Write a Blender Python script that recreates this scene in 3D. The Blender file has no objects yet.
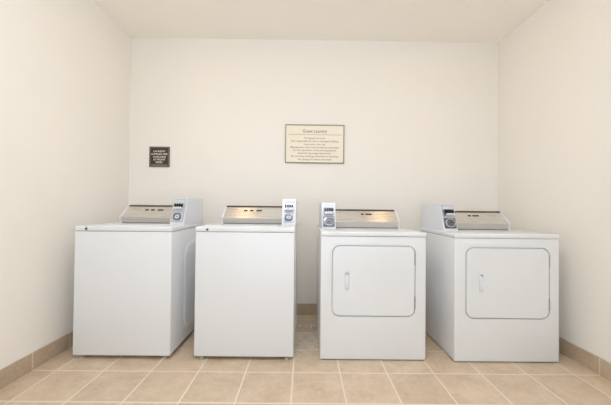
import bpy, bmesh, math, random
from mathutils import Vector, Matrix
random.seed(7)
S = bpy.context.scene
COL = S.collection
PI = math.pi

# ------------------------------------------------------------------ room figures
XL, XR, D, H = -1.7526, 1.9394, 2.993, 2.749      # side walls, back wall, ceiling height
YF = -1.30                                         # wall behind the camera
TILE, TX0, TY0 = .305, -1.5873, 1.955              # floor tile grid

# ------------------------------------------------------------------ materials
def mat(name, color, rough=.5, metal=0., coat=0., spec=.5):
    m = bpy.data.materials.new(name); m.use_nodes = True
    b = m.node_tree.nodes['Principled BSDF']
    b.inputs['Base Color'].default_value = (*color, 1)
    b.inputs['Roughness'].default_value = rough
    b.inputs['Metallic'].default_value = metal
    b.inputs['Coat Weight'].default_value = coat
    b.inputs['Specular IOR Level'].default_value = spec
    return m

class N:
    """small node-building helper"""
    def __init__(s, m):
        s.t = m.node_tree; s.b = s.t.nodes['Principled BSDF']
    def new(s, kind, **kw):
        n = s.t.nodes.new(kind)
        for k, v in kw.items(): setattr(n, k, v)
        return n
    def link(s, a, b): s.t.links.new(a, b)
    def math(s, op, a, b=None, c=None):
        n = s.new('ShaderNodeMath', operation=op)
        for i, v in enumerate((a, b, c)):
            if v is None: continue
            if isinstance(v, (int, float)): n.inputs[i].default_value = v
            else: s.link(v, n.inputs[i])
        return n.outputs[0]
    def mix(s, f, a, b, blend='MIX'):
        n = s.new('ShaderNodeMix', data_type='RGBA', blend_type=blend)
        if isinstance(f, (int, float)): n.inputs[0].default_value = f
        else: s.link(f, n.inputs[0])
        for i, v in ((6, a), (7, b)):
            if isinstance(v, tuple): n.inputs[i].default_value = (*v, 1)
            else: s.link(v, n.inputs[i])
        return n.outputs[2]
    def noise(s, vec, scale, detail=3, rough=.55):
        n = s.new('ShaderNodeTexNoise'); n.inputs['Scale'].default_value = scale
        n.inputs['Detail'].default_value = detail; n.inputs['Roughness'].default_value = rough
        s.link(vec, n.inputs['Vector']); return n.outputs['Fac']
    def ramp(s, fac, lo, hi):
        n = s.new('ShaderNodeMapRange'); n.inputs[1].default_value = lo; n.inputs[2].default_value = hi
        s.link(fac, n.inputs[0]); return n.outputs[0]
    def bump(s, h, strength, dist):
        n = s.new('ShaderNodeBump'); n.inputs['Strength'].default_value = strength
        n.inputs['Distance'].default_value = dist; s.link(h, n.inputs['Height'])
        s.link(n.outputs[0], s.b.inputs['Normal'])

def painted(name, c1, c2, rough=.85, bscale=160, bstr=.12):
    m = mat(name, c1, rough, spec=.25); n = N(m)
    co = n.new('ShaderNodeTexCoord').outputs['Object']
    f = n.ramp(n.noise(co, 1.3, 2), .3, .7)
    n.link(n.mix(f, c1, c2), n.b.inputs['Base Color'])
    n.bump(n.noise(co, bscale, 2), bstr, .002)
    return m

def tiled(name, mode):
    """mode: floor (x,y grid), x (grout only across x), y (grout only across y)"""
    m = mat(name, (.6, .5, .38), .42, spec=.4); n = N(m)
    tc = n.new('ShaderNodeTexCoord').outputs['Object']
    sp = n.new('ShaderNodeSeparateXYZ'); n.link(tc, sp.inputs[0])
    u = n.math('DIVIDE', n.math('SUBTRACT', sp.outputs[0], TX0), TILE)
    v = n.math('DIVIDE', n.math('SUBTRACT', sp.outputs[1], TY0), TILE)
    def dist(w):
        fr = n.math('FRACT', n.math('ADD', w, .5))
        return n.math('ABSOLUTE', n.math('SUBTRACT', fr, .5))
    if mode == 'floor': d = n.math('MINIMUM', dist(u), dist(v))
    elif mode == 'x': d = dist(u)
    else: d = dist(v)
    wob = n.math('MULTIPLY', n.math('SUBTRACT', n.noise(tc, 60, 2), .5), .006)
    d = n.math('ADD', d, wob)
    grout = n.math('SUBTRACT', 1., n.ramp(d, .0120, .0180))
    cell = n.new('ShaderNodeCombineXYZ')
    n.link(n.math('FLOOR', u), cell.inputs[0]); n.link(n.math('FLOOR', v), cell.inputs[1])
    wn = n.new('ShaderNodeTexWhiteNoise'); wn.noise_dimensions = '3D'; n.link(cell.outputs[0], wn.inputs[0])
    # mottling shifted by a different amount in each tile
    sh = n.new('ShaderNodeVectorMath', operation='MULTIPLY_ADD')
    n.link(wn.outputs['Color'], sh.inputs[0]); sh.inputs[1].default_value = (7, 7, 7); n.link(tc, sh.inputs[2])
    m1 = n.ramp(n.noise(sh.outputs[0], 7, 5, .6), .32, .68)
    m2 = n.ramp(n.noise(sh.outputs[0], 38, 4, .7), .35, .7)
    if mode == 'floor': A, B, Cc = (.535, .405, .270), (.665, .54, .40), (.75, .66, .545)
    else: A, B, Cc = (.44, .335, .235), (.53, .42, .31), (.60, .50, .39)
    c = n.mix(m1, A, B)
    c = n.mix(n.math('MULTIPLY', m2, .38), c, Cc)
    vein = n.ramp(n.math('ABSOLUTE', n.math('SUBTRACT', n.noise(sh.outputs[0], 4.5, 6, .65), .5)), .0, .022)
    c = n.mix(n.math('MULTIPLY', n.math('SUBTRACT', 1., vein), .16), c, (.80, .71, .60))
    tone = n.math('ADD', .95, n.math('MULTIPLY', wn.outputs['Value'], .09))
    tcol = n.new('ShaderNodeCombineXYZ')
    for i in range(3): n.link(tone, tcol.inputs[i])
    c = n.mix(1., c, tcol.outputs[0], 'MULTIPLY')
    if mode == 'floor':
        # whitish scuffs of spilled powder in the aisle between the machines
        w = n.new('ShaderNodeVectorMath', operation='DISTANCE'); n.link(tc, w.inputs[0])
        w.inputs[1].default_value = (.02, 2.42, 0)
        near = n.math('SUBTRACT', 1., n.ramp(w.outputs['Value'], .08, .34))
        sc = n.math('MULTIPLY', near, n.ramp(n.noise(tc, 22, 5, .7), .47, .66))
        c = n.mix(n.math('MULTIPLY', sc, .8), c, (.82, .78, .72))
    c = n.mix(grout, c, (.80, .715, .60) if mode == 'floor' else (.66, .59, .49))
    n.link(c, n.b.inputs['Base Color'])
    n.link(n.math('ADD', .36, n.math('MULTIPLY', grout, .45)), n.b.inputs['Roughness'])
    hgt = n.math('ADD', n.math('SUBTRACT', 1., grout), n.math('MULTIPLY', m2, .12))
    n.bump(hgt, .35, .002)
    return m

def enamel(name, c, rough=.22):
    m = mat(name, c, rough, spec=.5); n = N(m)
    co = n.new('ShaderNodeTexCoord').outputs['Object']
    n.bump(n.noise(co, 420, 2), .03, .0006)
    return m

def brushed(name):
    m = mat(name, (.70, .65, .59), .30, 1.); n = N(m)
    tc = n.new('ShaderNodeTexCoord').outputs['Object']
    mp = n.new('ShaderNodeMapping'); mp.inputs['Scale'].default_value = (3, 260, 260); n.link(tc, mp.inputs[0])
    f = n.noise(mp.outputs[0], 1., 3)
    n.link(n.mix(n.ramp(f, .3, .7), (.68, .675, .66), (.80, .795, .78)), n.b.inputs['Base Color'])
    n.link(n.math('ADD', .22, n.math('MULTIPLY', f, .12)), n.b.inputs['Roughness'])
    n.b.inputs['Anisotropic'].default_value = .85
    tg = n.new('ShaderNodeTangent'); tg.direction_type = 'RADIAL'; tg.axis = 'X'; n.link(tg.outputs[0], n.b.inputs['Tangent'])
    n.bump(f, .04, .0004)
    return m

M_wall   = painted('cream wall paint', (.868, .845, .805), (.858, .835, .792))
M_ceil   = painted('ceiling paint', (.93, .895, .85), (.915, .88, .835), .92, 90, .3)
M_floor  = tiled('beige floor tile', 'floor')
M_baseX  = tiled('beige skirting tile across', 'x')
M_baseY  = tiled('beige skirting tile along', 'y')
M_caulk  = mat('pale caulk', (.72, .67, .60), .7)
M_white  = enamel('white enamel', (.775, .80, .835))
M_dwhite = enamel('dryer enamel', (.775, .80, .83))
M_plast  = mat('white plastic', (.745, .78, .84), .35)
M_dkbase = mat('dark seam', (.10, .10, .105), .8)  # near-black colour of the base frames under the cabinets
M_rub    = mat('grey foot', (.50, .49, .47), .5)
M_brush  = brushed('brushed steel')
M_brown  = mat('dark brown trim', (.055, .040, .030), .35)
M_black  = mat('black window', (.012, .010, .010), .5, spec=.1)
M_greyst = mat('grey lower strip', (.62, .605, .58), .4, .7)
M_chrome = mat('chrome', (.72, .73, .76), .14, 1.)
M_chrome2= mat('dull chrome', (.50, .51, .54), .32, 1.)
M_steelb = mat('pale blue grey plate', (.62, .67, .76), .25)
M_dark   = mat('slot dark', (.03, .03, .035), .6, spec=.1)
M_gun    = mat('dark chrome', (.20, .205, .22), .3, 1.)
M_ink    = mat('grey legend ink', (.33, .29, .26), .6)
M_cream  = mat('cream sign face', (.86, .80, .675), .5)
M_bronze = mat('grey bronze frame', (.27, .235, .185), .45, .3)
M_signtx = mat('taupe lettering', (.26, .21, .165), .6)
M_dbrown = mat('dark brown sign face', (.045, .029, .022), .45)
M_mbrown = mat('mid brown sign border', (.150, .115, .095), .5)
M_pale   = mat('pale lettering', (.90, .82, .74), .6)
M_lint   = mat('white lint', (.85, .82, .76), .9)
M_gseam = mat('grey seam', (.30, .29, .29), .7)
M_hinge  = mat('hinge steel', (.42, .42, .43), .4, .9)

# ------------------------------------------------------------------ mesh helpers
def link(name, me, parent=None):
    o = bpy.data.objects.new(name, me); COL.objects.link(o)
    if parent is not None: o.parent = parent
    return o
def finish(bm, name, m, parent=None, smooth=True):
    bmesh.ops.recalc_face_normals(bm, faces=bm.faces)
    me = bpy.data.meshes.new(name); bm.to_mesh(me); bm.free()
    ms = m if isinstance(m, (list, tuple)) else [m]
    for x in ms: me.materials.append(x)
    if smooth:
        for p in me.polygons: p.use_smooth = True
        try: me.set_sharp_from_angle(angle=math.radians(32))
        except Exception: pass
    return link(name, me, parent)
def empty(name, loc, label, cat, group=None):
    o = bpy.data.objects.new(name, None); COL.objects.link(o)
    o.empty_display_size = .1; o.location = loc
    tag(o, label, cat, group); return o
def tag(o, label, cat, group=None):
    o['label'] = label; o['category'] = cat
    if group: o['group'] = group
def struct(o): o['kind'] = 'structure'; return o

def box(bm, x0, x1, y0, y1, z0, z1, bev=0., seg=2, edges=None):
    b = bmesh.new()
    bmesh.ops.create_cube(b, size=1)
    for v in b.verts:
        v.co = Vector(((x0+x1)/2 + v.co.x*(x1-x0), (y0+y1)/2 + v.co.y*(y1-y0), (z0+z1)/2 + v.co.z*(z1-z0)))
    if bev > 0:
        es = b.edges[:] if edges is None else [e for e in b.edges if edges(e)]
        bmesh.ops.bevel(b, geom=es, offset=bev, segments=seg, affect='EDGES', profile=.5)
    merge(bm, b)
def merge(bm, b, mi=None):
    me = bpy.data.meshes.new('tmp')
    if mi is not None:
        for f in b.faces: f.material_index = mi
    b.to_mesh(me); b.free(); bm.from_mesh(me); bpy.data.meshes.remove(me)
def cyl(bm, p, axis, r, h, seg=24, r2=None, bev=0.):
    b = bmesh.new()
    bmesh.ops.create_cone(b, cap_ends=True, segments=seg, radius1=r, radius2=r if r2 is None else r2, depth=h)
    if bev:
        bmesh.ops.bevel(b, geom=[e for e in b.edges if abs(abs(e.verts[0].co.z)-h/2) < 1e-6 and abs(abs(e.verts[1].co.z)-h/2) < 1e-6 and (e.verts[0].co.z-e.verts[1].co.z)**2 < 1e-9],
                        offset=bev, segments=2, affect='EDGES')
    q = Vector((0, 0, 1)).rotation_difference(Vector(axis))
    b.transform(Matrix.Translation(p) @ q.to_matrix().to_4x4())
    merge(bm, b)
def rrect(w, h, r, n=10):
    pts = []
    for cx, cz, a0 in ((w/2-r, h/2-r, 0), (-w/2+r, h/2-r, 90), (-w/2+r, -h/2+r, 180), (w/2-r, -h/2+r, 270)):
        for i in range(n+1):
            a = math.radians(a0 + 90*i/n); pts.append((cx + r*math.cos(a), cz + r*math.sin(a)))
    return pts
def prism(bm, pts, fn, a, b_, bev=0., seg=2, bev_end=None):
    """extrude the closed outline pts between a and b_; fn(u,v,t)->xyz; bev_end: bevel only the rim at t==value"""
    b = bmesh.new()
    v0 = [b.verts.new((p[0], p[1], a)) for p in pts]; v1 = [b.verts.new((p[0], p[1], b_)) for p in pts]
    b.faces.new(v0); b.faces.new(v1[::-1])
    n = len(pts)
    for i in range(n): b.faces.new((v0[i], v0[(i+1) % n], v1[(i+1) % n], v1[i]))
    bmesh.ops.recalc_face_normals(b, faces=b.faces)
    if bev:
        def rim(e):
            z = [v.co.z for v in e.verts]
            if abs(z[0]-z[1]) > 1e-9: return False
            return bev_end is None or abs(z[0]-bev_end) < 1e-9
        bmesh.ops.bevel(b, geom=[e for e in b.edges if rim(e)], offset=bev, segments=seg, affect='EDGES')
    for v in b.verts: v.co = Vector(fn(*v.co))
    merge(bm, b)
def cut(o, cutter_bm):
    """apply a boolean difference with a throw-away cutter"""
    bmesh.ops.recalc_face_normals(cutter_bm, faces=cutter_bm.faces)
    me = bpy.data.meshes.new('c'); cutter_bm.to_mesh(me); cutter_bm.free()
    c = bpy.data.objects.new('c', me); COL.objects.link(c)
    par = o.parent; o.parent = None
    md = o.modifiers.new('b', 'BOOLEAN'); md.operation = 'DIFFERENCE'; md.solver = 'EXACT'; md.object = c
    dg = bpy.context.evaluated_depsgraph_get(); dg.update()
    new = bpy.data.meshes.new_from_object(o.evaluated_get(dg))
    o.modifiers.clear(); old = o.data; o.data = new; bpy.data.meshes.remove(old)
    for p in new.polygons: p.use_smooth = True
    try: new.set_sharp_from_angle(angle=math.radians(32))
    except Exception: pass
    o.parent = par
    bpy.data.objects.remove(c); bpy.data.meshes.remove(me)
def text_bm(bm, s, width, cx, cz, y, cap=None, thick=.0006):
    """one centred line of writing facing -y, fitted to the given width"""
    cu = bpy.data.curves.new('t', 'FONT'); cu.body = s; cu.align_x = 'CENTER'; cu.size = 1; cu.extrude = 0; cu.resolution_u = 3
    cu.offset = .012
    o = bpy.data.objects.new('t', cu); COL.objects.link(o)
    dg = bpy.context.evaluated_depsgraph_get(); dg.update()
    me = bpy.data.meshes.new_from_object(o.evaluated_get(dg))
    xs = [v.co.x for v in me.vertices]
    k = width/(max(xs)-min(xs)); mx = (max(xs)+min(xs))/2
    kz = k if cap is None else cap/.70
    b = bmesh.new(); b.from_mesh(me)
    for v in b.verts: v.co = Vector((cx + (v.co.x-mx)*k, y, cz + (v.co.y-.35)*kz))
    merge(bm, b)
    bpy.data.objects.remove(o); bpy.data.curves.remove(cu); bpy.data.meshes.remove(me)

# ------------------------------------------------------------------ room shell
T = .10
def slab(name, x0, x1, y0, y1, z0, z1, m):
    bm = bmesh.new(); box(bm, x0, x1, y0, y1, z0, z1); return struct(finish(bm, name, m, smooth=False))
slab('floor', XL-T, XR+T, YF-T, D+T, -T, 0, M_floor)
slab('ceiling', XL-T, XR+T, YF-T, D+T, H, H+T, M_ceil)
slab('wall_back', XL-T, XR+T, D, D+T, 0, H, M_wall)
slab('wall_left', XL-T, XL, YF, D, 0, H, M_wall)
slab('wall_right', XR, XR+T, YF, D, 0, H, M_wall)
# wall behind the camera with the wide opening towards the bright hallway
OX0, OX1, OZ = -1.35, 1.45, 2.25
bm = bmesh.new()
box(bm, XL, OX0, YF-T, YF, 0, H); box(bm, OX1, XR, YF-T, YF, 0, H); box(bm, OX0, OX1, YF-T, YF, OZ, H)
struct(finish(bm, 'wall_front', M_wall, smooth=False))
BH, BT = .110, .010
def base(name, x0, x1, y0, y1, m):
    bm = bmesh.new(); box(bm, x0, x1, y0, y1, 0, BH, .002, 1); o = struct(finish(bm, name, m)); return o
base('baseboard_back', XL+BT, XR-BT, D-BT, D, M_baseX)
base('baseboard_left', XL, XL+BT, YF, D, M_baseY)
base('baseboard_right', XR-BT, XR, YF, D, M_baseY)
bm = bmesh.new()
box(bm, XL, XR, D-.007, D, BH, BH+.005, .002, 1); box(bm, XL, XL+.007, YF, D, BH, BH+.005, .002, 1); box(bm, XR-.007, XR, YF, D, BH, BH+.005, .002, 1)
struct(finish(bm, 'trim_1', M_caulk))

# ------------------------------------------------------------------ machine pieces
def coin_box(root, x0, x1, zt, side):
    """white coin meter housing with leaning face; side = +1 when the machine's outer flank is at x1"""
    w = x1-x0; yb, yt, h, yr = .195, .270, .208, .645
    bm = bmesh.new()
    prof = [(yb, 0), (yt, h), (yr, h), (yr, 0)]
    prism(bm, prof, lambda u, v, t: (t, u, zt+v), x0, x1)
    bmesh.ops.bevel(bm, geom=bm.edges[:], offset=.0035, segments=2, affect='EDGES')
    cb = finish(bm, 'coin_box', M_plast, root)
    L = math.hypot(yt-yb, h); ty, tz = (yt-yb)/L, h/L       # along the face, upward
    ny, nz = -tz, ty                                        # outward normal (forward and up)
    cx = (x0+x1)/2
    def F(u, v, t):                                         # face coordinates to machine coordinates
        return (cx+u, yb + v*ty + t*ny, zt + v*tz + t*nz)
    pw = w-.014
    # face plate framed in metal
    bm = bmesh.new(); prism(bm, [(u, v+.122) for u, v in rrect(pw, .172, .006, 4)], F, -.002, .003, .001, 1, .003)
    finish(bm, 'face_plate', M_steelb, cb)
    bm = bmesh.new()
    for u0, u1, v0, v1 in ((-pw/2, pw/2, .2065, .2105), (-pw/2, -pw/2+.0028, .045, .208), (pw/2-.0028, pw/2, .045, .208)):
        prism(bm, [(u0, v0), (u1, v0), (u1, v1), (u0, v1)], F, .0, .0050)
    finish(bm, 'edge_trim', M_chrome2, cb)
    # coin slide: hooded block with upright coin slots above a projecting tongue
    bm = bmesh.new()
    prism(bm, [(u, v+.148) for u, v in rrect(pw*.86, .056, .006, 4)], F, .001, .014, .004, 2, .014)
    finish(bm, 'coin_slide', M_gun if side < 0 else M_chrome2, cb)
    bm = bmesh.new()
    prism(bm, [(u, v+.126) for u, v in rrect(pw*.70, .018, .003, 3)], F, .010, .040, .003, 2, .040)
    finish(bm, 'slide_tongue', M_chrome, cb)
    for i in range(4):
        bm = bmesh.new(); uc = (-.5+(i+.5)/4)*pw*.74
        prism(bm, [(u+uc, v+.152) for u, v in rrect(.0125, .030, .0022, 3)], F, .012, .0215, .001, 1, .0215)
        finish(bm, 'coin_slot', M_dark, cb)
    # vault door on a darker rim, with raised guard and round lock
    lz = .064
    bm = bmesh.new()
    prism(bm, [(u, v+lz) for u, v in rrect(pw*.96, .082, .005, 4)], F, .001, .005)
    finish(bm, 'vault_rim', M_gun if side < 0 else M_chrome2, cb)
    bm = bmesh.new()
    prism(bm, [(u, v+lz) for u, v in rrect(pw*.88, .074, .005, 4)], F, .001, .008, .002, 2, .008)
    finish(bm, 'vault_door', M_gun if side < 0 else M_steelb, cb)
    bm = bmesh.new()
    b = bmesh.new()
    if side < 0: outer, inner = rrect(.076, .070, .032, 8), rrect(.060, .054, .025, 8)
    else: outer, inner = rrect(.060, .056, .020, 8), rrect(.040, .036, .013, 8)
    n = len(outer)
    rings = [[b.verts.new((u, v+lz, t)) for u, v in ring] for ring, t in ((outer, .005), (outer, .015), (inner, .017), (inner, .005))]
    for a, c in zip(rings, rings[1:]):
        for i in range(n): b.faces.new((a[i], a[(i+1) % n], c[(i+1) % n], c[i]))
    for v in b.verts: v.co = Vector(F(*v.co))
    merge(bm, b); finish(bm, 'lock_guard', M_chrome2 if side < 0 else M_gun, cb)
    bm = bmesh.new()
    prism(bm, [(.0145*math.cos(a*PI/12), lz+.0145*math.sin(a*PI/12)) for a in range(24)], F, .005, .016, .002, 2, .016)
    finish(bm, 'lock', M_gun if side < 0 else M_plast, cb)
    bm = bmesh.new()
    prism(bm, [(u, v+lz) for u, v in rrect(.017, .0045, .002, 3)], F, .0155, .0168)
    finish(bm, 'keyhole', M_dark, cb)
    return cb

def console(root, xin, xout, zt, wins, h0, h1):
    """sloping control console between the coin box (xin) and the white end cap (xout)"""
    s = 1 if xout > xin else -1
    xa, xb = min(xin, xout), max(xin, xout)
    yk, yt = .31, .435
    prof = [(.328, 0), (yk, h0), (yt, h1), (.475, h1), (.505, 0)]
    bm = bmesh.new()
    prism(bm, prof, lambda u, v, t: (t, u, zt+v), xa+.002, xb-.002)
    body = finish(bm, 'control_console', M_plast, root, smooth=False)
    # end cap, slightly proud of the metal
    cy, cz = .41, h1*.45
    big = [(cy+(u-cy)*1.0+(-.007 if u < .42 else .006), max(0, v+(.006 if v > 0 else 0))) for u, v in prof]
    bm = bmesh.new(); c0, c1 = (xout-.013*s, xout)
    prism(bm, big, lambda u, v, t: (t, u, zt+v), min(c0, c1), max(c0, c1))
    bmesh.ops.bevel(bm, geom=bm.edges[:], offset=.0025, segments=2, affect='EDGES')
    finish(bm, 'end_cap', M_plast, body)
    # slope coordinates
    L = math.hypot(yt-yk, h1-h0); ty, tz = (yt-yk)/L, (h1-h0)/L; ny, nz = -tz, ty
    def F(u, v, t): return (u, yk+v*ty+t*ny, zt+h0+v*tz+t*nz)
    f0, f1 = (xa+.002, xb-.013) if s > 0 else (xa+.013, xb-.002)
    def strip(name, v0, v1, t0, t1, m, u0=f0, u1=f1, bev=.0004):
        b_ = bmesh.new(); prism(b_, [(u0, v0), (u1, v0), (u1, v1), (u0, v1)], F, t0, t1, bev, 1, t1)
        return finish(b_, name, m, body, smooth=False)
    fa = strip('fascia', .0, L-.004, .0, .0025, M_brush)
    # lower return of the metal under the crease, and the dark brown line along its lower edge
    bm = bmesh.new()
    ly, lz = .328-yk, -h0; LL = math.hypot(ly, lz); 
    def G(u, v, t): return (u, yk+v*ly/LL - t*(h0/LL), zt+h0+v*lz/LL - t*(ly/LL))
    prism(bm, [(f0, 0), (f1, 0), (f1, LL*.80), (f0, LL*.80)], G, 0, .0025)
    finish(bm, 'lower_fascia', M_greyst, body, smooth=False)
    bm = bmesh.new(); prism(bm, [(f0, LL*.80), (f1, LL*.80), (f1, LL*.90), (f0, LL*.90)], G, 0, .0015)
    finish(bm, 'seam', M_brown, body, smooth=False)
    strip('trim_strip', L-.019, L-.003, .002, .006, M_brown)
    for a, b2 in wins:                               # distances from the outer end
        u0, u1 = sorted((xout-s*a, xout-s*b2))
        bm = bmesh.new()
        prism(bm, [(u+(u0+u1)/2, v+L*.60) for u, v in rrect(u1-u0, .0155, .004, 4)], F, .002, .0042, .0008, 1, .0042)
        finish(bm, 'indicator_window', M_black, body)
    # faint printed legend near the outer end
    bm = bmesh.new()
    x = .055 if len(wins) == 3 else .075
    for k in range(6):
        wd = random.uniform(.006, .011); u0, u1 = sorted((xout-s*x, xout-s*(x+wd)))
        prism(bm, [(u0, L*.66), (u1, L*.66), (u1, L*.66+.005), (u0, L*.66+.005)], F, .0024, .0029); x += wd+.004
    finish(bm, 'printed_legend', M_ink, body, smooth=False)
    bm = bmesh.new()
    for v in (.30, .45):
        u0, u1 = sorted((xout-s*.06, xout-s*.30)); prism(bm, [(u0, L*v), (u1, L*v), (u1, L*v+.0015), (u0, L*v+.0015)], F, .0024, .0028)
    finish(bm, 'scale_lines', mat('faint line ink', (.45, .42, .39), .5), body, smooth=False)
    return body

def feet(root, w, d, h, inset=.048, r=.019):
    for x in (-w/2+inset, w/2-inset):
        for y in (.030, d-.06):
            bm = bmesh.new(); cyl(bm, (x, y, .005), (0, 0, 1), r, .010, 20, bev=.002); cyl(bm, (x, y, (h+.008)/2+.003), (0, 0, 1), r*.45, h, 12)
            finish(bm, 'leg', M_rub, root)

def washer(x0, x1, y0, zt, xout, label):
    w = x1-x0; d = .66; X = (x0+x1)/2
    root = empty('washing_machine', (X, y0, 0), label, 'washing machine', 'white top-loading coin washers')
    zb, zc = .026, zt-.037
    bm = bmesh.new()
    box(bm, -w/2, w/2, 0, d, zb, zc, .007, 3)
    cab = finish(bm, 'cabinet', M_white, root)
    bm = bmesh.new(); bm.from_mesh(cab.data)
    for s in (-1, 1):          # pressed raised panel on each flank
        b = bmesh.new(); rings = []
        for ins, t in ((0, -.001), (.004, .0008), (.012, .0042), (.022, .0062), (.030, .0066)):
            pts = rrect(.43-2*ins, .69-2*ins, .13-ins, 10)
            rings.append([b.verts.new((s*(w/2+t), u+.435, v+.445)) for u, v in pts])
        for r0, r1 in zip(rings, rings[1:]):
            for i in range(len(r0)): b.faces.new((r0[i], r0[(i+1) % len(r0)], r1[(i+1) % len(r0)], r1[i]))
        b.faces.new(rings[-1]); bmesh.ops.recalc_face_normals(b, faces=b.faces)
        b.faces.ensure_lookup_table()
        if b.faces[-1].normal.x*s < 0: bmesh.ops.reverse_faces(b, faces=b.faces)
        merge(bm, b)
    bm.to_mesh(cab.data); bm.free()
    for p in cab.data.polygons: p.use_smooth = True
    cab.data.set_sharp_from_angle(angle=math.radians(40))
    bm = bmesh.new(); box(bm, -w/2+.012, w/2-.012, .090, d-.01, zb-.006, zb+.01); finish(bm, 'base_frame', M_dkbase, root, smooth=False)
    bm = bmesh.new(); box(bm, -w/2+.006, w/2-.006, .006, d-.006, zc-.004, zc+.004); finish(bm, 'seam', M_gseam, root, smooth=False)
    bm = bmesh.new(); box(bm, -w/2-.001, w/2+.001, -.002, d, zc+.003, zt, .007, 3)
    top = finish(bm, 'top_panel', M_white, root)
    bm = bmesh.new(); box(bm, -w/2+.055, w/2-.125, .035, .296, zt-.002, zt+.005, .004, 2)
    finish(bm, 'lid', M_white, top)
    bm = bmesh.new()
    cyl(bm, (-w/2+.083, -.0035, zt-.019), (0, -1, 0), .0105, .005, 24, bev=.001); lk = finish(bm, 'lid_lock', M_chrome2, top)
    bm = bmesh.new(); cyl(bm, (-w/2+.083, -.0065, zt-.019), (0, -1, 0), .0062, .002, 16); finish(bm, 'lock_barrel', M_dark, top)
    feet(root, w, d, .030)
    cb = coin_box(root, w/2-.106, w/2+.001, zt, 1)
    console(root, w/2-.106, xout-X, zt, [(.165, .195), (.214, .245), (.268, .316)], .048, .147)
    return root

def dryer(x0, x1, y0, zt, xout, label, dx=0.):
    w = x1-x0; d = .65; X = (x0+x1)/2
    root = empty('clothes_dryer', (X, y0, 0), label, 'dryer', 'white front-loading coin dryers')
    zb, zc = .006, zt-.032
    bm = bmesh.new(); box(bm, -w/2, w/2, 0, d, zb, zc, .008, 3)
    cab = finish(bm, 'cabinet', M_dwhite, root)
    dw, dh = .577, .486; cz = zt-.100-dh/2; cx = dx
    cb_ = bmesh.new(); prism(cb_, [(u+cx, v+cz) for u, v in rrect(dw+.014, dh+.014, .057, 12)], lambda u, v, t: (u, t, v), -.03, .020)
    cut(cab, cb_)
    bm = bmesh.new(); prism(bm, [(u+cx, v+cz) for u, v in rrect(dw, dh, .050, 12)], lambda u, v, t: (u, -t, v), -.019, .004, .004, 3, .004)
    door = finish(bm, 'door', M_dwhite, root)
    hx = cx-dw/2+.102; hz = cz+dh/2-.246
    cb_ = bmesh.new(); prism(cb_, [(u+hx, v+hz) for u, v in rrect(.026, .128, .011, 6)], lambda u, v, t: (u, t, v), -.03, .013)
    cut(door, cb_)
    # bowed pull across the pocket
    bm = bmesh.new(); b = bmesh.new()
    ring = []
    for k in range(13):
        a = k/12; z = hz-.063+.112*a; y = .004-.009*math.sin(PI*a)**.6
        ring.append([b.verts.new((hx+u*.0112, y+v*.0035, z)) for u, v in ((-1, -1), (1, -1), (1, 1), (-1, 1))])
    for r0, r1 in zip(ring, ring[1:]):
        for i in range(4): b.faces.new((r0[i], r0[(i+1) % 4], r1[(i+1) % 4], r1[i]))
    b.faces.new(ring[0]); b.faces.new(ring[-1][::-1])
    bmesh.ops.bevel(b, geom=[e for e in b.edges if abs(e.verts[0].co.z-e.verts[1].co.z) > .002], offset=.0015, segments=2, affect='EDGES')
    merge(bm, b); finish(bm, 'door_handle', M_plast, door)
    for dz in (.158, -.148):
        bm = bmesh.new(); x = cx+dw/2+.003
        cyl(bm, (x, .000, cz+dz), (0, 0, 1), .0050, .084, 12)
        for q in (-.027, 0, .027): cyl(bm, (x, .001, cz+dz+q), (0, 0, 1), .0052, .016, 12)
        finish(bm, 'hinge', M_hinge, door)
    bm = bmesh.new(); box(bm, -w/2+.006, w/2-.006, .007, d-.006, zc-.004, zc+.004); finish(bm, 'seam', M_gseam, root, smooth=False)
    bm = bmesh.new(); box(bm, -w/2-.001, w/2+.001, -.003, d, zc+.002, zt, .0065, 3)
    finish(bm, 'top_panel', M_dwhite, root)
    bm = bmesh.new(); box(bm, -w/2+.012, w/2-.012, .010, d-.01, .002, zb+.01); finish(bm, 'base_frame', M_dkbase, root, smooth=False)
    for x in (-w/2+.05, w/2-.05):
        for y in (.05, d-.06):
            bm = bmesh.new(); cyl(bm, (x, y, .004), (0, 0, 1), .018, .008, 20); finish(bm, 'leg', M_rub, root)
    coin_box(root, -w/2+.017, -w/2+.125, zt, -1)
    console(root, -w/2+.125, xout-X, zt, [(.278, .303), (.212, .266)], .056, .153)
    return root

washer(-1.598, -.922, 2.098, .923, -1.478, 'white coin washing machine in the left corner, farthest left, grey flank showing')
washer(-.757, -.066, 2.098, .926, -.664, 'white coin washing machine standing second from the left, coin box beside the central gap')
dryer(.121, .862, 2.112, .899, .774, 'white front-loading coin dryer right of the central gap, second machine from the right', .001)
dryer(1.056, 1.790, 2.097, .896, 1.659, 'white front-loading coin dryer beside the right wall, farthest right, left flank showing', .004)

# ------------------------------------------------------------------ signs
def sign_frame(root, x0, x1, z0, z1, fw, m, th=.014, name='frame'):
    bm = bmesh.new()
    for a in ((x0, x1, z1-fw, z1), (x0, x1, z0, z0+fw), (x0, x0+fw, z0+fw, z1-fw), (x1-fw, x1, z0+fw, z1-fw)):
        box(bm, a[0], a[1], -th, 0, a[2], a[3], .001, 1)
    return finish(bm, name, m, root)
sx0, sx1, sz0, sz1 = -.197, .392, 1.507, 1.892
sc = ((sx0+sx1)/2, (sz0+sz1)/2); hw, hh = (sx1-sx0)/2, (sz1-sz0)/2
r = empty('wall_sign', (sc[0], D-.001, sc[1]), 'cream framed notice headed Guest Laundry on the back wall', 'sign')
r.rotation_euler = (0, math.radians(.15), 0)
sign_frame(r, -hw, hw, -hh, hh, .0085, M_bronze)
bm = bmesh.new(); box(bm, -hw+.004, hw-.004, -.008, 0, -hh+.004, hh-.004); finish(bm, 'panel', M_cream, r, smooth=False)
def pz(py): return hh-(py-124.6)/100.2
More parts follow.
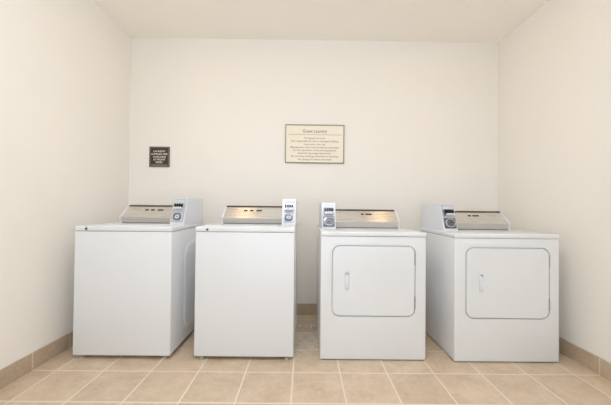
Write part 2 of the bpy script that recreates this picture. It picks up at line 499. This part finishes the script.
bm = bmesh.new()
text_bm(bm, 'Guest Laundry', .243, 0, pz(131.0), -.0084, .031); finish(bm, 'heading', M_signtx, r, smooth=False)
for s, wd, py in (('For guest use only', .205, 138), ('Not responsible for lost or damaged clothing', .47, 141.1), ('Use at your own risk', .215, 144.3),
                  ('Management does not provide an attendant', .483, 147.3), ('for the operation of laundry equipment', .43, 150.2),
                  ('Read all operating instructions', .327, 153.2), ('Do not leave clothing unattended in machines', .47, 156.2), ('No dyeing of clothes permitted', .331, 159.4)):
    bm = bmesh.new(); text_bm(bm, s, wd, 0, pz(py), -.0084, .0165); finish(bm, 'lettering', M_signtx, r, smooth=False)
bm = bmesh.new(); box(bm, -hw+.03, hw-.03, -.0086, -.0078, pz(134.6)-.0022, pz(134.6)+.0022); finish(bm, 'rule_line', mat('rule ink', (.42, .36, .28), .6), r, smooth=False)

ax0, ax1, az0, az1 = -1.547, -1.347, 1.452, 1.654
ac = ((ax0+ax1)/2, (az0+az1)/2); hw = (ax1-ax0)/2; hh = (az1-az0)/2
r = empty('wall_plaque', (ac[0], D-.001, ac[1]), 'small square dark brown plaque with pale lettering on the back wall', 'sign')
sign_frame(r, -hw, hw, -hh, hh, .014, M_mbrown, .012, 'border')
bm = bmesh.new(); box(bm, -hw+.006, hw-.006, -.009, 0, -hh+.006, hh-.006); finish(bm, 'panel', M_dbrown, r, smooth=False)
bm = bmesh.new()
def pz2(py): return hh-(py-147.2)/100.2
for s, wd, py in (('LAUNDRY', .122, 151.7), ('SUPPLIES ARE', .160, 154.5), ('AVAILABLE', .128, 157.3), ('AT FRONT', .120, 160.0), ('DESK', .070, 162.7)):
    bm = bmesh.new(); text_bm(bm, s, wd, 0, pz2(py), -.0094, .0175); finish(bm, 'lettering', M_pale, r, smooth=False)
bm = bmesh.new(); box(bm, -hw+.022, hw-.022, -.0096, -.0088, pz2(165.4)-.001, pz2(165.4)+.001); finish(bm, 'border_line', M_pale, r, smooth=False)

# ------------------------------------------------------------------ lint crumbs in the aisle
bm = bmesh.new()
for k in range(34):
    x = random.uniform(-.045, .10); y = random.gauss(2.70, .02); s_ = random.uniform(.003, .0075)
    b = bmesh.new(); bmesh.ops.create_icosphere(b, subdivisions=1, radius=s_)
    for v in b.verts: v.co = Vector((v.co.x*random.uniform(.8, 1.5)+x, v.co.y+y, max(0, v.co.z*.6+s_*.5)))
    merge(bm, b)
o = finish(bm, 'lint', M_lint); tag(o, 'white lint crumbs on the floor tiles in the gap between the machines', 'lint'); o['kind'] = 'stuff'

# ------------------------------------------------------------------ lamps and daylight
def kelvin(r, g, b): return (r, g, b)
def area(name, loc, rot, sx, sy, power, color, spread=PI):
    l = bpy.data.lights.new(name, 'AREA'); l.shape = 'RECTANGLE'; l.size = sx; l.size_y = sy
    l.energy = power; l.color = color; l.spread = spread
    o = bpy.data.objects.new(name, l); COL.objects.link(o); o.location = loc; o.rotation_euler = rot
    return o
# hallway light entering through the opening behind the camera
area('hallway_light', ((OX0+OX1)/2, YF-.06, .82), (math.radians(90), 0, 0), OX1-OX0-.1, 1.5, 20.5, (.74, .875, 1.))
# ceiling fitting above the camera: housing, diffuser, light
def fitting(x, y, name, label):
    r = empty(name, (x, y, H-.07), label, 'ceiling light', 'ceiling lights')
    bm = bmesh.new(); box(bm, -.62, .62, -.16, .16, .045, .0695, .004, 1); finish(bm, 'housing', M_plast, r)
    m = mat('lit diffuser', (.9, .88, .82), .5); n = N(m)
    n.b.inputs['Emission Color'].default_value = (1., .93, .83, 1); n.b.inputs['Emission Strength'].default_value = 6
    bm = bmesh.new(); box(bm, -.60, .60, -.14, .14, 0, .046, .012, 2); finish(bm, 'diffuser', m, r)
fitting(-.12, .85, 'ceiling_light', 'long ceiling light overhead behind the camera')
area('room_light', (-.12, .85, H-.085), (0, 0, 0), 1.1, .26, 9.5, (.80, .89, 1.))
for x in (-.56, .32):          # the same fitting's glow to the sides and onto the ceiling
    l = bpy.data.lights.new('fitting_glow', 'POINT'); l.energy = 9.6; l.color = (.80, .89, 1.); l.shadow_soft_size = .09
    o = bpy.data.objects.new('fitting_glow', l); COL.objects.link(o); o.location = (x, .85, H-.19)

# two warm recessed downlights
for x in (-.83, 1.06):
    r = empty('recessed_downlight', (x, 2.20, H-.006), 'warm recessed downlight %s' % ('above the washing machines' if x < 0 else 'above the dryers'), 'ceiling light', 'recessed downlights')
    bm = bmesh.new(); b = bmesh.new()
    for ri, zi in ((.075, .005), (.075, 0), (.055, 0), (.050, .005)): pass
    rings = [[b.verts.new((q*math.cos(a*PI/16), q*math.sin(a*PI/16), z)) for a in range(32)] for q, z in ((.078, .0055), (.076, 0), (.058, 0), (.052, .0055))]
    for a, c in zip(rings, rings[1:]):
        for i in range(32): b.faces.new((a[i], a[(i+1) % 32], c[(i+1) % 32], c[i]))
    merge(bm, b); finish(bm, 'trim_ring', M_plast, r)
    l = bpy.data.lights.new('downlight', 'SPOT'); l.energy = 5; l.color = (1., .58, .28); l.shadow_soft_size = .05; l.spot_size = 1.9; l.spot_blend = .8
    lo = bpy.data.objects.new('downlight', l); COL.objects.link(lo); lo.location = (x, 2.20, H-.02)
    m = mat('lit lens', (.9, .8, .6), .5); n = N(m)
    n.b.inputs['Emission Color'].default_value = (1., .62, .30, 1); n.b.inputs['Emission Strength'].default_value = 40
    bm = bmesh.new(); cyl(bm, (0, 0, .0035), (0, 0, 1), .052, .003, 32); finish(bm, 'lens', m, r)

w = bpy.data.worlds.new('world'); S.world = w; w.use_nodes = True
w.node_tree.nodes['Background'].inputs[0].default_value = (.85, .92, 1., 1)
w.node_tree.nodes['Background'].inputs[1].default_value = .8

# ------------------------------------------------------------------ camera
cam = bpy.data.cameras.new('camera'); co = bpy.data.objects.new('camera', cam); COL.objects.link(co)
cam.sensor_width = 36; cam.sensor_fit = 'HORIZONTAL'; cam.lens = 299.9/611*36; cam.clip_start = .02
p, y, rr = .0131, .0039, .0107
cp, sp = math.cos(p), math.sin(p); cy, sy = math.cos(y), math.sin(y); cr, sr = math.cos(rr), math.sin(rr)
Rp = Matrix(((1, 0, 0), (0, cp, sp), (0, -sp, cp))); Ry = Matrix(((cy, -sy, 0), (sy, cy, 0), (0, 0, 1))); Rr = Matrix(((cr, 0, sr), (0, 1, 0), (-sr, 0, cr)))
W = (Rr @ Rp @ Ry).transposed()           # camera axes (right, forward, up) in the world
right, fwd, up = W.col[0], W.col[1], W.col[2]
R3 = Matrix((right, up, -fwd)).transposed()
co.matrix_world = Matrix.Translation((0, 0, 1.0752)) @ R3.to_4x4()
S.camera = co

S.view_settings.view_transform = 'Standard'; S.view_settings.look = 'None'
S.view_settings.gamma = 1; S.view_settings.use_curve_mapping = False
S.view_settings.exposure = -.045
S.cycles.max_bounces = 24; S.cycles.diffuse_bounces = 16
